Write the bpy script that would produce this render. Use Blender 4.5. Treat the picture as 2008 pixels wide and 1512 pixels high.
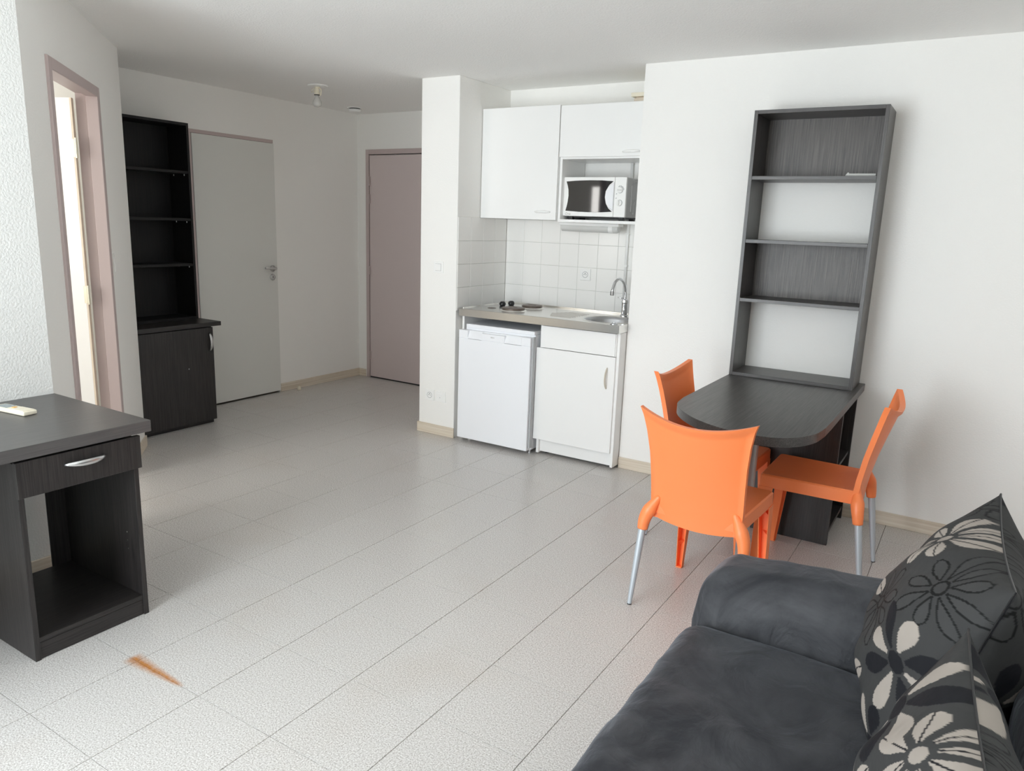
import bpy, bmesh, math, random
import numpy as np
from mathutils import Vector, Matrix, noise
random.seed(7)
S = bpy.context.scene
for o in list(bpy.data.objects): bpy.data.objects.remove(o)
COL = S.collection

# ------------------------------------------------------------------ camera, world, lights, exposure
CAM = (2.25382, -1.96022, 1.50122)
def cam_matrix():
    yaw, pitch, roll = [math.radians(a) for a in (31.779, -12.258, 2.058)]
    f = Vector((-math.sin(yaw)*math.cos(pitch), math.cos(yaw)*math.cos(pitch), math.sin(pitch)))
    r = Vector((math.cos(yaw), math.sin(yaw), 0)); u = r.cross(f)
    R = math.cos(roll)*r + math.sin(roll)*u; U = -math.sin(roll)*r + math.cos(roll)*u
    m = Matrix((R, U, -f)).transposed().to_4x4(); m.translation = CAM
    return m
cd = bpy.data.cameras.new('camera'); cam = bpy.data.objects.new('camera', cd); COL.objects.link(cam)
cd.sensor_width = 36; cd.lens = 36*1461.58/2008; cd.clip_start = 0.02
cam.matrix_world = cam_matrix(); S.camera = cam

W = bpy.data.worlds.new('sky'); S.world = W; W.use_nodes = True
W.node_tree.nodes['Background'].inputs[0].default_value = (0.75, 0.87, 1.0, 1)
W.node_tree.nodes['Background'].inputs[1].default_value = 1.6

def area(name, loc, rot, sx, sy, power, col, spread=180):
    l = bpy.data.lights.new(name, 'AREA'); l.shape = 'RECTANGLE'; l.size = sx; l.size_y = sy
    l.energy = power; l.color = col; l.spread = math.radians(spread)
    o = bpy.data.objects.new(name, l); o.location = loc; o.rotation_euler = rot; COL.objects.link(o)
    return o
# daylight of the balcony window behind the camera and of the bathroom window
area('window_daylight', (0.15, -3.59, 1.15), (math.radians(90), 0, 0), 2.0, 2.1, 160, (0.90, 0.965, 1.0))
area('bathroom_daylight', (-1.75, -2.1, 1.5), (math.radians(90), 0, 0), 0.9, 1.0, 30, (1.0, 0.98, 0.94))

S.view_settings.view_transform = 'Standard'; S.view_settings.look = 'None'
S.view_settings.exposure = 0.0; S.view_settings.gamma = 1; S.view_settings.use_curve_mapping = False
S.cycles.use_denoising = True
S.cycles.max_bounces = 16; S.cycles.diffuse_bounces = 14; S.cycles.glossy_bounces = 4
S.cycles.sample_clamp_indirect = 6
S.cycles.caustics_reflective = False; S.cycles.caustics_refractive = False

# ------------------------------------------------------------------ helpers
class B:
    def __init__(s): s.v = []; s.f = []
    def add(s, vs, fs):
        n = len(s.v); s.v += [tuple(v) for v in vs]; s.f += [tuple(i+n for i in f) for f in fs]; return s
    def box(s, x0, x1, y0, y1, z0, z1):
        return s.add([(x0,y0,z0),(x1,y0,z0),(x1,y1,z0),(x0,y1,z0),(x0,y0,z1),(x1,y0,z1),(x1,y1,z1),(x0,y1,z1)],
                     [(0,3,2,1),(4,5,6,7),(0,1,5,4),(1,2,6,5),(2,3,7,6),(3,0,4,7)])
    def prism(s, pts, z0, z1):
        n = len(pts)
        return s.add([(x,y,z0) for x,y in pts]+[(x,y,z1) for x,y in pts],
                     [tuple(range(n-1,-1,-1)), tuple(range(n,2*n))]+[(i,(i+1)%n,n+(i+1)%n,n+i) for i in range(n)])
    def hexa(s, p):   # 8 points: bottom 4, top 4
        return s.add(p, [(0,3,2,1),(4,5,6,7),(0,1,5,4),(1,2,6,5),(2,3,7,6),(3,0,4,7)])
    def lathe(s, prof, c=(0,0,0), axis='z', n=24, cap=True):
        vs = []; m = len(prof)
        for r, h in prof:
            for k in range(n):
                a = 2*math.pi*k/n; p = (r*math.cos(a), r*math.sin(a), h)
                if axis == 'y': p = (p[0], -p[2], p[1])      # height runs to -y
                if axis == 'x': p = (p[2], p[0], p[1])
                vs.append((p[0]+c[0], p[1]+c[1], p[2]+c[2]))
        fs = [(i*n+k, i*n+(k+1)%n, (i+1)*n+(k+1)%n, (i+1)*n+k) for i in range(m-1) for k in range(n)]
        if cap: fs += [tuple(range(n-1,-1,-1)), tuple(range((m-1)*n, m*n))]
        return s.add(vs, fs)
    def tube(s, path, rad, n=12, cap=True):
        P = [Vector(p) for p in path]; m = len(P)
        if not hasattr(rad, '__len__'): rad = [rad]*m
        up = Vector((0,0,1)); vs = []; prev = None
        for i, p in enumerate(P):
            t = (P[min(i+1,m-1)]-P[max(i-1,0)]).normalized()
            a = prev - t*prev.dot(t) if prev is not None else (t.cross(up) if abs(t.dot(up)) < .95 else t.cross(Vector((1,0,0))))
            a.normalize(); prev = a; b = t.cross(a)
            r = rad[i]; ra, rb = (r if hasattr(r,'__len__') else (r, r))
            for k in range(n):
                th = 2*math.pi*k/n; vs.append(p + a*ra*math.cos(th) + b*rb*math.sin(th))
        fs = [(i*n+k, i*n+(k+1)%n, (i+1)*n+(k+1)%n, (i+1)*n+k) for i in range(m-1) for k in range(n)]
        if cap: fs += [tuple(range(n-1,-1,-1)), tuple(range((m-1)*n, m*n))]
        return s.add(vs, fs)
    def moved(s, M):
        s.v = [tuple(M @ Vector(v)) for v in s.v]; return s

def bez(pts, n=12):
    """Catmull-Rom through pts."""
    P = [Vector(p) for p in pts]; P = [2*P[0]-P[1]]+P+[2*P[-1]-P[-2]]; out = []
    for i in range(1, len(P)-2):
        for k in range(n):
            t = k/n; a,b,c,d = P[i-1:i+3]
            out.append(0.5*((2*b)+(c-a)*t+(2*a-5*b+4*c-d)*t*t+(-a+3*b-3*c+d)*t**3))
    out.append(P[-2]); return out

def obj(name, g, m, parent=None, bev=0.0, smooth=False, segs=2, local=False, label=None):
    """one mesh object; coordinates are world ones unless local (then the parent's)"""
    me = bpy.data.meshes.new(name)
    off = Vector((0,0,0)) if (local or parent is None) else Vector(wloc(parent))
    me.from_pydata([tuple(Vector(v)-off) for v in g.v], [], g.f)
    bm = bmesh.new(); bm.from_mesh(me); bmesh.ops.recalc_face_normals(bm, faces=bm.faces); bm.to_mesh(me); bm.free()
    o = bpy.data.objects.new(name, me); COL.objects.link(o)
    for mm in (m if isinstance(m, (list, tuple)) else [m]): me.materials.append(mm)
    if smooth:
        for p in me.polygons: p.use_smooth = True
    if parent is not None: o.parent = parent
    if bev:
        b = o.modifiers.new('bevel', 'BEVEL'); b.width = bev; b.segments = segs; b.limit_method = 'ANGLE'; b.angle_limit = math.radians(40)
        b.harden_normals = False
    if label: o['label'] = label
    return o
def wloc(o):
    v = Vector(o.location)
    while o.parent is not None: o = o.parent; v += Vector(o.location)
    return v
def smooth_angle(o, deg=35):
    me = o.data
    for p in me.polygons: p.use_smooth = True
    bm = bmesh.new(); bm.from_mesh(me)
    for e in bm.edges:
        if len(e.link_faces) == 2 and e.calc_face_angle(0) > math.radians(deg): e.smooth = False
    bm.to_mesh(me); bm.free()
def thing(name, label, cat, loc=(0,0,0), rz=0, group=None):
    o = bpy.data.objects.new(name, None); COL.objects.link(o); o.location = loc; o.rotation_euler = (0,0,rz)
    o.empty_display_size = 0.05
    o['label'] = label; o['category'] = cat
    if group: o['group'] = group
    return o
def struct(name, g=None, m=None, loc=(0,0,0), label=None, bev=0):
    if g is None:
        o = bpy.data.objects.new(name, None); COL.objects.link(o); o.location = loc
    else: o = obj(name, g, m, bev=bev)
    o['kind'] = 'structure'
    if label: o['label'] = label
    return o

# ------------------------------------------------------------------ materials
def mat(name, col, rough=.5, metal=0., spec=.5, bump=None, **kw):
    m = bpy.data.materials.new(name); m.use_nodes = True; nt = m.node_tree; p = nt.nodes['Principled BSDF']
    p.inputs['Base Color'].default_value = (*col, 1); p.inputs['Roughness'].default_value = rough
    p.inputs['Metallic'].default_value = metal; p.inputs['Specular IOR Level'].default_value = spec
    for k, v in kw.items(): p.inputs[k].default_value = v
    if bump:
        sc, st, dist = bump
        t = nt.nodes.new('ShaderNodeTexNoise'); t.inputs['Scale'].default_value = sc; t.inputs['Detail'].default_value = 3
        g = nt.nodes.new('ShaderNodeNewGeometry'); nt.links.new(g.outputs['Position'], t.inputs['Vector'])
        b = nt.nodes.new('ShaderNodeBump'); b.inputs['Strength'].default_value = st; b.inputs['Distance'].default_value = dist
        nt.links.new(t.outputs['Fac'], b.inputs['Height']); nt.links.new(b.outputs['Normal'], p.inputs['Normal'])
    return m
def wood(name, axis, c0, c1, rough=.38, scale=1.0, bump=.25, spec=.5):
    m = bpy.data.materials.new(name); m.use_nodes = True; nt = m.node_tree; p = nt.nodes['Principled BSDF']
    tc = nt.nodes.new('ShaderNodeTexCoord'); mp = nt.nodes.new('ShaderNodeMapping')
    s = [260*scale]*3; s['xyz'.index(axis)] = 5*scale
    mp.inputs['Scale'].default_value = s
    t = nt.nodes.new('ShaderNodeTexNoise'); t.inputs['Scale'].default_value = 1; t.inputs['Detail'].default_value = 4; t.inputs['Roughness'].default_value = .6
    r = nt.nodes.new('ShaderNodeValToRGB'); r.color_ramp.elements[0].position = .36; r.color_ramp.elements[1].position = .66
    r.color_ramp.elements[0].color = (*c0,1); r.color_ramp.elements[1].color = (*c1,1)
    b = nt.nodes.new('ShaderNodeBump'); b.inputs['Strength'].default_value = bump; b.inputs['Distance'].default_value = .001
    L = nt.links.new
    L(tc.outputs['Object'], mp.inputs['Vector']); L(mp.outputs[0], t.inputs['Vector']); L(t.outputs['Fac'], r.inputs[0])
    L(r.outputs[0], p.inputs['Base Color']); L(t.outputs['Fac'], b.inputs['Height']); L(b.outputs[0], p.inputs['Normal'])
    p.inputs['Roughness'].default_value = rough; p.inputs['Specular IOR Level'].default_value = spec
    return m
M = {}
M['wall'] = mat('wall_paint', (.875,.865,.84), .85, bump=(130, .30, .004))
M['wall_rough'] = mat('wall_roughcast_paint_dimmed', (.73,.73,.71), .85, bump=(110, .5, .006))  # same paint as the other walls, base darkened against the strong window light
M['ceiling'] = mat('ceiling_paint', (.91,.905,.89), .9, bump=(120, .5, .005))
M['white_lam'] = mat('white_laminate', (.87,.87,.86), .30)
M['white_door'] = mat('white_door_paint', (.72,.72,.69), .55)
M['white_plastic'] = mat('white_plastic', (.88,.88,.865), .3)
M['fridge'] = mat('fridge_enamel', (.87,.88,.91), .28)
M['grey_shade'] = mat('grey_plastic', (.42,.43,.44), .5)
M['gap_shade'] = mat('gap_shade', (.03,.03,.032), .7)
M['pink'] = mat('mauve_pink_paint', (.52,.43,.42), .45)
M['pinkdoor'] = mat('mauve_door_paint', (.62,.53,.52), .42)
M['cream'] = mat('cream_edge', (.72,.62,.50), .5)
M['brass'] = mat('hinge_metal', (.62,.58,.46), .35, .9)
M['steel'] = mat('brushed_steel', (.84,.83,.80), .20, 1.0)
M['sinksteel'] = mat('sink_steel', (.62,.63,.65), .3, 1.0)
M['chrome'] = mat('chrome', (.72,.73,.75), .08, 1.0)
M['satin'] = mat('satin_chrome', (.62,.62,.62), .28, 1.0)
M['alu'] = mat('satin_aluminium', (.50,.54,.58), .5, .45)
M['tablealu'] = mat('grey_metal_leg', (.42,.43,.44), .38, .7)
M['black'] = mat('black_plastic', (.012,.012,.013), .35)
M['hob'] = mat('cast_iron_plate', (.15,.12,.10), .42, .4)
M['glassblack'] = mat('dark_oven_glass', (.012,.013,.016), .04, 0, .8)
M['orange'] = mat('orange_plastic', (.93,.245,.078), .40, bump=(500, .05, .001))
M['beige'] = mat('beige_plastic', (.80,.74,.60), .4)
M['tile_white'] = mat('white_glazed_tile', (.89,.88,.855), .16)
M['grout'] = mat('light_grout', (.60,.60,.57), .8)
M['print'] = mat('grey_print', (.22,.23,.24), .5)
DK0, DK1 = (.009,.008,.008), (.034,.029,.028)
for a in 'xyz': M['wenge_'+a] = wood('dark_wenge_laminate_'+a, a, DK0, DK1, .42)
M['desktop'] = wood('desk_top_laminate_lit', 'y', (.050,.047,.047), (.085,.079,.078), .36, 1, .2, 1.0)  # base lifted above the wenge: reflected light on the top put into the colour
for a in 'yz': M['hutch_'+a] = wood('black_laminate_'+a, a, (.004,.004,.005), (.012,.011,.011), .5, 1, .15, .35)
TB0, TB1 = (.038,.035,.034), (.088,.081,.077)
for a in 'xyz': M['table_'+a] = wood('brown_black_table_laminate_'+a, a, TB0, TB1, .36, 1, .3)
M['bookback'] = wood('bookshelf_back_board', 'z', (.045,.039,.036), (.135,.118,.107), .4, .8, .9)
for a in 'xy': M['base_'+a] = wood('pale_wood_baseboard_'+a, a, (.62,.53,.42), (.74,.67,.57), .5, .35, .1)
M['joint'] = mat('floor_joint', (.22,.19,.16), .8)

def floor_material():
    m = bpy.data.materials.new('speckled_floor_tile'); m.use_nodes = True; nt = m.node_tree; p = nt.nodes['Principled BSDF']; L = nt.links.new
    N = lambda t: nt.nodes.new(t)
    g = N('ShaderNodeNewGeometry')
    t = N('ShaderNodeTexNoise'); t.inputs['Scale'].default_value = 210; t.inputs['Detail'].default_value = 2; t.inputs['Roughness'].default_value = .7
    L(g.outputs['Position'], t.inputs['Vector'])
    r = N('ShaderNodeValToRGB'); e = r.color_ramp.elements
    e[0].position = .33; e[0].color = (.36,.337,.315,1); e[1].position = .66; e[1].color = (.74,.725,.71,1)
    mid = e.new(.5); mid.color = (.58,.56,.54,1)
    L(t.outputs['Fac'], r.inputs[0])
    # slow dirt patches
    t2 = N('ShaderNodeTexNoise'); t2.inputs['Scale'].default_value = 1.7; t2.inputs['Detail'].default_value = 4
    L(g.outputs['Position'], t2.inputs['Vector'])
    r2 = N('ShaderNodeValToRGB'); r2.color_ramp.elements[0].position = .55; r2.color_ramp.elements[1].position = .8
    r2.color_ramp.elements[0].color = (0,0,0,1); r2.color_ramp.elements[1].color = (.35,.35,.35,1)
    L(t2.outputs['Fac'], r2.inputs[0])
    mx = N('ShaderNodeMix'); mx.data_type = 'RGBA'; mx.blend_type = 'MULTIPLY'
    L(r2.outputs[0], mx.inputs[0]); L(r.outputs[0], mx.inputs[6]); mx.inputs[7].default_value = (.86,.77,.68,1)
    # rust stain along one joint
    sp = N('ShaderNodeSeparateXYZ'); L(g.outputs['Position'], sp.inputs[0])
    def math_(op, a, b=None, clamp=False):
        n = N('ShaderNodeMath'); n.operation = op; n.use_clamp = clamp
        for i, v in enumerate((a, b)):
            if v is None: continue
            if isinstance(v, (int, float)): n.inputs[i].default_value = v
            else: L(v, n.inputs[i])
        return n.outputs[0]
    t3 = N('ShaderNodeTexNoise'); t3.inputs['Scale'].default_value = 55; t3.inputs['Detail'].default_value = 3
    L(g.outputs['Position'], t3.inputs['Vector'])
    X = sp.outputs[0]; Y = sp.outputs[1]
    # u runs 0..1 from the wide end to the tail
    u = math_('DIVIDE', math_('ADD', X, .045), .30)
    hw = math_('ADD', math_('MULTIPLY', math_('SUBTRACT', 1.0, u, True), .026), .009)
    dy = math_('ABSOLUTE', math_('SUBTRACT', Y, -.681))
    fall = math_('SUBTRACT', 1.15, math_('DIVIDE', dy, hw), True)
    ends = math_('MULTIPLY', math_('MULTIPLY', u, 14, True), math_('MULTIPLY', math_('SUBTRACT', 1.0, u, True), 7, True))
    st = math_('MULTIPLY', math_('MULTIPLY', fall, ends), math_('ADD', t3.outputs['Fac'], .42), True)
    mx2 = N('ShaderNodeMix'); mx2.data_type = 'RGBA'
    L(st, mx2.inputs[0]); L(mx.outputs[2], mx2.inputs[6]); mx2.inputs[7].default_value = (.46,.20,.065,1)
    L(mx2.outputs[2], p.inputs['Base Color'])
    b = N('ShaderNodeBump'); b.inputs['Strength'].default_value = .05; b.inputs['Distance'].default_value = .001
    L(t.outputs['Fac'], b.inputs['Height']); L(b.outputs[0], p.inputs['Normal'])
    p.inputs['Roughness'].default_value = .26; p.inputs['Specular IOR Level'].default_value = .5
    return m
M['floor'] = floor_material()

def velvet():
    m = bpy.data.materials.new('charcoal_velour'); m.use_nodes = True; nt = m.node_tree; p = nt.nodes['Principled BSDF']; L = nt.links.new
    tc = nt.nodes.new('ShaderNodeTexCoord')
    t = nt.nodes.new('ShaderNodeTexNoise'); t.inputs['Scale'].default_value = 4.5; t.inputs['Detail'].default_value = 7; t.inputs['Roughness'].default_value = .6; t.inputs['Distortion'].default_value = .9
    r = nt.nodes.new('ShaderNodeValToRGB'); r.color_ramp.elements[0].position = .38; r.color_ramp.elements[1].position = .70
    r.color_ramp.elements[0].color = (.019,.020,.024,1); r.color_ramp.elements[1].color = (.058,.059,.064,1)
    t2 = nt.nodes.new('ShaderNodeTexNoise'); t2.inputs['Scale'].default_value = 9; t2.inputs['Detail'].default_value = 6; t2.inputs['Distortion'].default_value = 1.2
    b = nt.nodes.new('ShaderNodeBump'); b.inputs['Strength'].default_value = .45; b.inputs['Distance'].default_value = .02
    L(tc.outputs['Object'], t.inputs['Vector']); L(tc.outputs['Object'], t2.inputs['Vector']); L(t.outputs['Fac'], r.inputs[0]); L(r.outputs[0], p.inputs['Base Color'])
    L(t2.outputs['Fac'], b.inputs['Height']); L(b.outputs[0], p.inputs['Normal'])
    p.inputs['Roughness'].default_value = .62; p.inputs['Specular IOR Level'].default_value = .25
    p.inputs['Sheen Weight'].default_value = .22; p.inputs['Sheen Roughness'].default_value = .4
    p.inputs['Sheen Tint'].default_value = (.7,.75,.85,1)
    return m
M['velour'] = velvet()
def floral():
    m = bpy.data.materials.new('floral_fabric'); m.use_nodes = True; nt = m.node_tree; p = nt.nodes['Principled BSDF']; L = nt.links.new
    a = nt.nodes.new('ShaderNodeVertexColor'); a.layer_name = 'pattern'
    L(a.outputs['Color'], p.inputs['Base Color'])
    p.inputs['Roughness'].default_value = .75; p.inputs['Specular IOR Level'].default_value = .2
    tc = nt.nodes.new('ShaderNodeTexCoord'); t = nt.nodes.new('ShaderNodeTexNoise'); t.inputs['Scale'].default_value = 9; t.inputs['Detail'].default_value = 4
    b = nt.nodes.new('ShaderNodeBump'); b.inputs['Strength'].default_value = .3; b.inputs['Distance'].default_value = .02
    L(tc.outputs['Object'], t.inputs['Vector']); L(t.outputs['Fac'], b.inputs['Height']); L(b.outputs[0], p.inputs['Normal'])
    return m
M['floral'] = floral()

# ------------------------------------------------------------------ room shell
H = 2.42
YK, YKP, YN, YB = 2.287, 2.152, 2.762, 3.327
XC, XW, XR, YF = -2.786, -.90, 2.60, -3.50
DA = Vector((-.90, -.43)); DD = Vector((-.7457, .6663)); DN = Vector((-.6663, -.7457))   # diagonal wall: start, direction, inwards to the bathroom
def dg(s, d): p = DA + DD*s + DN*d; return (p.x, p.y)
DE = dg(1.755, 0)

fl = struct('floor', B().box(-3.1, 2.7, -3.7, 3.5, -.12, -.004), M['joint'], label='pale grey speckled vinyl tile floor')
TX, TY = 1/3, 1.025/3
def in_room(x, y):
    if XW < x < XR and YF < y < YK+.02: return True
    if -1.08 < x < .5 and YKP < y < YN: return x > -.768
    if XC < x < -1.08 and .70 < y < YB: return True
    if x <= XW and y < .8 and x > -2.3:
        return (Vector((x,y))-DA).dot(DN) < .05
    return False
tile_mesh = {}
def tile_geo(x0, x1, y0, y1):
    g = .0006; c = .0008
    x0 += g; x1 -= g; y0 += g; y1 -= g
    b = B(); b.add([(x0,y0,-.004),(x1,y0,-.004),(x1,y1,-.004),(x0,y1,-.004),
                    (x0+c,y0+c,0),(x1-c,y0+c,0),(x1-c,y1-c,0),(x0+c,y1-c,0)],
                   [(4,5,6,7),(0,1,5,4),(1,2,6,5),(2,3,7,6),(3,0,4,7)])
    return b
n_tiles = 0
for i in range(-9, 9):
    for j in range(-11, 11):
        x0, y0 = i*TX, j*TY
        cx = [(x0+TX*a, y0+TY*b) for a in (.05,.5,.95) for b in (.05,.5,.95)]
        if not any(in_room(*q) for q in cx): continue
        xa, xb, ya, yb = max(x0, XC), min(x0+TX, XR), max(y0, YF), min(y0+TY, YB)
        key = (round(xa-x0,3), round(xb-x0,3), round(ya-y0,3), round(yb-y0,3))
        if key not in tile_mesh:
            o = obj('tile', tile_geo(key[0], key[1], key[2], key[3]), M['floor'], fl, local=True); tile_mesh[key] = o.data
        else:
            o = bpy.data.objects.new('tile', tile_mesh[key]); COL.objects.link(o); o.parent = fl
        o.location = (x0, y0, 0); n_tiles += 1

struct('ceiling', B().box(-3.1, 2.7, -3.7, 3.5, H, H+.1), M['ceiling'])
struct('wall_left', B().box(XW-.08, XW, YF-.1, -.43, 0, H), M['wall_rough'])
b = B()
def dbox(b, s0, s1, d0, d1, z0, z1): return b.prism([dg(s0,d0), dg(s1,d0), dg(s1,d1), dg(s0,d1)], z0, z1)
dbox(b, 0, .335, 0, .08, 0, H); dbox(b, 1.135, 1.755, 0, .08, 0, H); dbox(b, .335, 1.135, 0, .08, 2.085, H)
struct('wall_diagonal', b, M['wall'])
struct('wall_recess', B().prism([DE, (XC-.1, DE[1]), (XC-.1, DE[1]-.08), (DE[0]-.06, DE[1]-.08)], 0, H), M['wall'])
b = B().box(XC-.1, XC, DE[1], 1.60, 0, H).box(XC-.1, XC, 2.345, YB, 0, H).box(XC-.1, XC, 1.60, 2.345, 2.075, H).box(XC-.2, XC-.1, DE[1], YB, 0, H)
struct('wall_closet', b, M['wall'])
b = B().box(XC-.1, -2.66, YB, YB+.1, 0, H).box(-1.78, -.768, YB, YB+.1, 0, H).box(-2.66, -1.78, YB, YB+.1, 2.09, H).box(-2.7, -1.7, YB+.1, YB+.15, 0, H)
struct('wall_back', b, M['wall'])
struct('wall_pillar', B().box(-1.08, -.768, YKP, YB, 0, H), M['wall'], bev=.004)
wn = struct('wall_niche', B().box(-.768, .53, YN, YN+.1, 0, H), M['wall'])
b = B().box(.446, XR+.1, YK, YK+.1, 0, H).box(.446, .53, YK+.1, YN, 0, H)
struct('wall_kitchen', b, M['wall'])
struct('wall_right', B().box(XR, XR+.1, YF-.1, YK, 0, H), M['wall'])
b = B().box(XW, -.86, YF-.1, YF, 0, H).box(1.20, XR, YF-.1, YF, 0, H).box(-.86, 1.20, YF-.1, YF, 2.2, H).box(-.86, 1.20, YF-.1, YF, 0, .08)
struct('wall_front', b, M['wall'])
b = B().box(-.86, -.79, YF-.06, YF-.01, .08, 2.2).box(1.13, 1.20, YF-.06, YF-.01, .08, 2.2).box(-.79, 1.13, YF-.06, YF-.01, 2.13, 2.2).box(-.79, 1.13, YF-.06, YF-.01, .08, .15).box(.135, .205, YF-.06, YF-.01, .15, 2.13)
struct('window_1', b, M['white_plastic'])
# bathroom shell seen through the open door
struct('wall_bathroom_end', B().box(-3.1, -.98, -2.3, -2.2, 0, H), M['wall'])
struct('wall_bathroom_side', B().box(-3.1, -3.0, -2.2, .66, 0, H), M['wall'])

# kitchen splashback tiles: parts of the niche walls
tw, th, zt = .1497, .1568, .905
def wall_tile(face, a0, z0, w=tw, h=th):
    g = .0012
    if face == 'back': gg = B().box(a0+g, a0+w-g, YN-.007, YN, z0+g, z0+h-g)
    else: gg = B().box(-.768, -.761, a0+g, a0+w-g, z0+g, z0+h-g)
    return gg
struct('trim_1', B().box(-.761, .43, YN-.0045, YN-.001, zt, zt+4*th).box(-.768, -.7645, YKP+.002, YN-.004, zt, zt+4*th), M['grout'], label='pale grout bed behind the splashback tiles')
trim = bpy.data.objects['trim_1']
key = {}
for fc, a_start, n in (('back', -.761, 8), ('side', YKP+.003, 4)):
    for r in range(4):
        for c in range(n):
            w = tw if not (fc == 'back' and c == 7) else .43-(-.761+7*tw)
            k = (fc, round(w,3))
            a0 = a_start + c*tw; z0 = zt + r*th
            if k not in key:
                o = obj('tile', wall_tile(fc, 0, 0, w), M['tile_white'], trim, local=True, bev=.0015); key[k] = o
            else:
                o = key[k].copy(); COL.objects.link(o); o.parent = trim
            o.location = (a0, 0, z0) if fc == 'back' else (0, a0, z0)

# baseboards
def bb(name, x0, x1, y0, y1, ax, h=.072):
    o = struct(name, B().box(x0, x1, y0, y1, 0, h), M['base_'+ax], bev=.003); return o
bb('baseboard_closet', XC, XC+.011, 2.352, YB, 'y')
bb('baseboard_back', XC+.011, -2.69, YB-.011, YB, 'x')
bb('baseboard_pillar', -1.091, -.762, YKP-.011, YKP, 'x')
bb('baseboard_hall', -1.091, -1.08, YKP, YB, 'y')
bb('baseboard_kitchen', .446, XR-.011, YK-.011, YK, 'x')
bb('baseboard_right', XR-.011, XR, YF, YK, 'y')
bb('baseboard_left', XW, XW+.011, YF, -.43, 'y')
b = B(); dbox(b, 1.175, 1.766, -.011, 0, 0, .072); dbox(b, 0, .30, -.011, 0, 0, .072)
struct('baseboard_diagonal', b, M['base_x'], bev=.003)

# ------------------------------------------------------------------ doors
# door_1: bathroom door in the diagonal wall, pink metal frame, leaf swung into the bathroom
d1 = struct('door_1', loc=(*dg(.74, 0), 0), label='open bathroom door in a mauve pink metal frame')
b = B()
for s0, s1, s2 in ((.302, .352, .340), (1.168, 1.118, 1.130)):
    lo, hi = min(s0,s1), max(s0,s1); dbox(b, lo, hi, -.012, .045, 0, 2.112)
    lo, hi = min(s0,s2), max(s0,s2); dbox(b, lo, hi, .045, .095, 0, 2.112)
dbox(b, .352, 1.118, -.012, .045, 2.062, 2.112); dbox(b, .340, 1.130, .045, .095, 2.074, 2.112)
obj('door_frame', b, M['pink'], d1, bev=.003)
hp = Vector(dg(1.124, .100)); ang = math.radians(-24)
ld = Vector((DN.x*math.cos(ang)-DN.y*math.sin(ang), DN.x*math.sin(ang)+DN.y*math.cos(ang))); ln = -DD
def lf(u, w): p = hp + ld*u + ln*w; return (p.x, p.y)
def leafbox(u0,u1,w0,w1,z0,z1): return B().prism([lf(u0,w0),lf(u1,w0),lf(u1,w1),lf(u0,w1)], z0, z1)
obj('door_leaf', leafbox(.012, .74, .004, .044, .01, 2.045), M['white_plastic'], d1, bev=.002)
obj('door_edge', leafbox(.002, .012, .004, .044, .01, 2.045), M['cream'], d1)
for z in (.28, 1.05, 1.80):
    g = B().lathe([(.007,-.05),(.007,.05)], (*lf(-.006, .05), z), n=10); g.prism([lf(-.004,.045), lf(.022,.045), lf(.022,.047), lf(-.004,.047)], z-.045, z+.045)
    obj('hinge', g, M['brass'], d1)
obj('latch_plate', leafbox(.68,.735,.0445,.048,.98,1.16), M['satin'], d1)

# door_2: closet door in the closet wall
d2 = struct('door_2', loc=(XC, 1.97, 0), label='white flush closet door with a lever handle')
obj('door_panel', B().box(XC-.030, XC+.010, 1.60, 2.351, .014, 2.066), M['white_door'], d2, bev=.002)
obj('door_frame', B().box(XC-.03, XC+.006, 1.565, 2.349, 2.068, 2.094).box(XC-.03, XC+.006, 1.565, 1.597, 0, 2.068), M['pink'], d2, bev=.002)
hx = XC+.010
obj('handle_rose', B().lathe([(.025,0),(.025,.008),(.011,.009),(.011,.042)], (hx, 2.300, 1.065), 'x', 20).lathe([(.025,0),(.025,.008),(.014,.0085)], (hx, 2.297, .993), 'x', 20), M['satin'], d2, smooth=True)
obj('door_handle', B().tube([(hx+.045,2.306,1.065),(hx+.046,2.28,1.067),(hx+.046,2.19,1.072)], [.0085,.0085,.0085], 12), M['satin'], d2, smooth=False)
obj('keyhole', B().box(hx+.0085, hx+.0095, 2.2945, 2.2995, .984, 1.004), M['black'], d2)

# door_3: entrance door in the back wall
d3 = struct('door_3', loc=(-2.22, YB, 0), label='mauve entrance door at the end of the hall')
obj('door_panel', B().box(-2.633, -1.80, YB-.004, YB+.04, .012, 2.062), M['pinkdoor'], d3, bev=.002)
obj('door_frame', B().box(-2.677, -2.64, YB-.010, YB+.03, 0, 2.112).box(-1.79, -1.75, YB-.010, YB+.03, 0, 2.112).box(-2.64, -1.79, YB-.010, YB+.03, 2.070, 2.112), M['pink'], d3, bev=.002)
obj('door_sill_shade', B().box(-2.64, -1.79, YB+.004, YB+.03, .0005, .012), M['gap_shade'], d3)  # solid dark strip standing in for the shade under the door
for z in (1.835, 1.675, 1.025, .22):
    obj('hinge', B().lathe([(.007,-.042),(.007,.040),(.004,.044)], (-2.637, YB-.014, z), n=10).box(-2.655,-2.62,YB-.013,YB-.010,z-.04,z+.04), M['pink'], d3)

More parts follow.
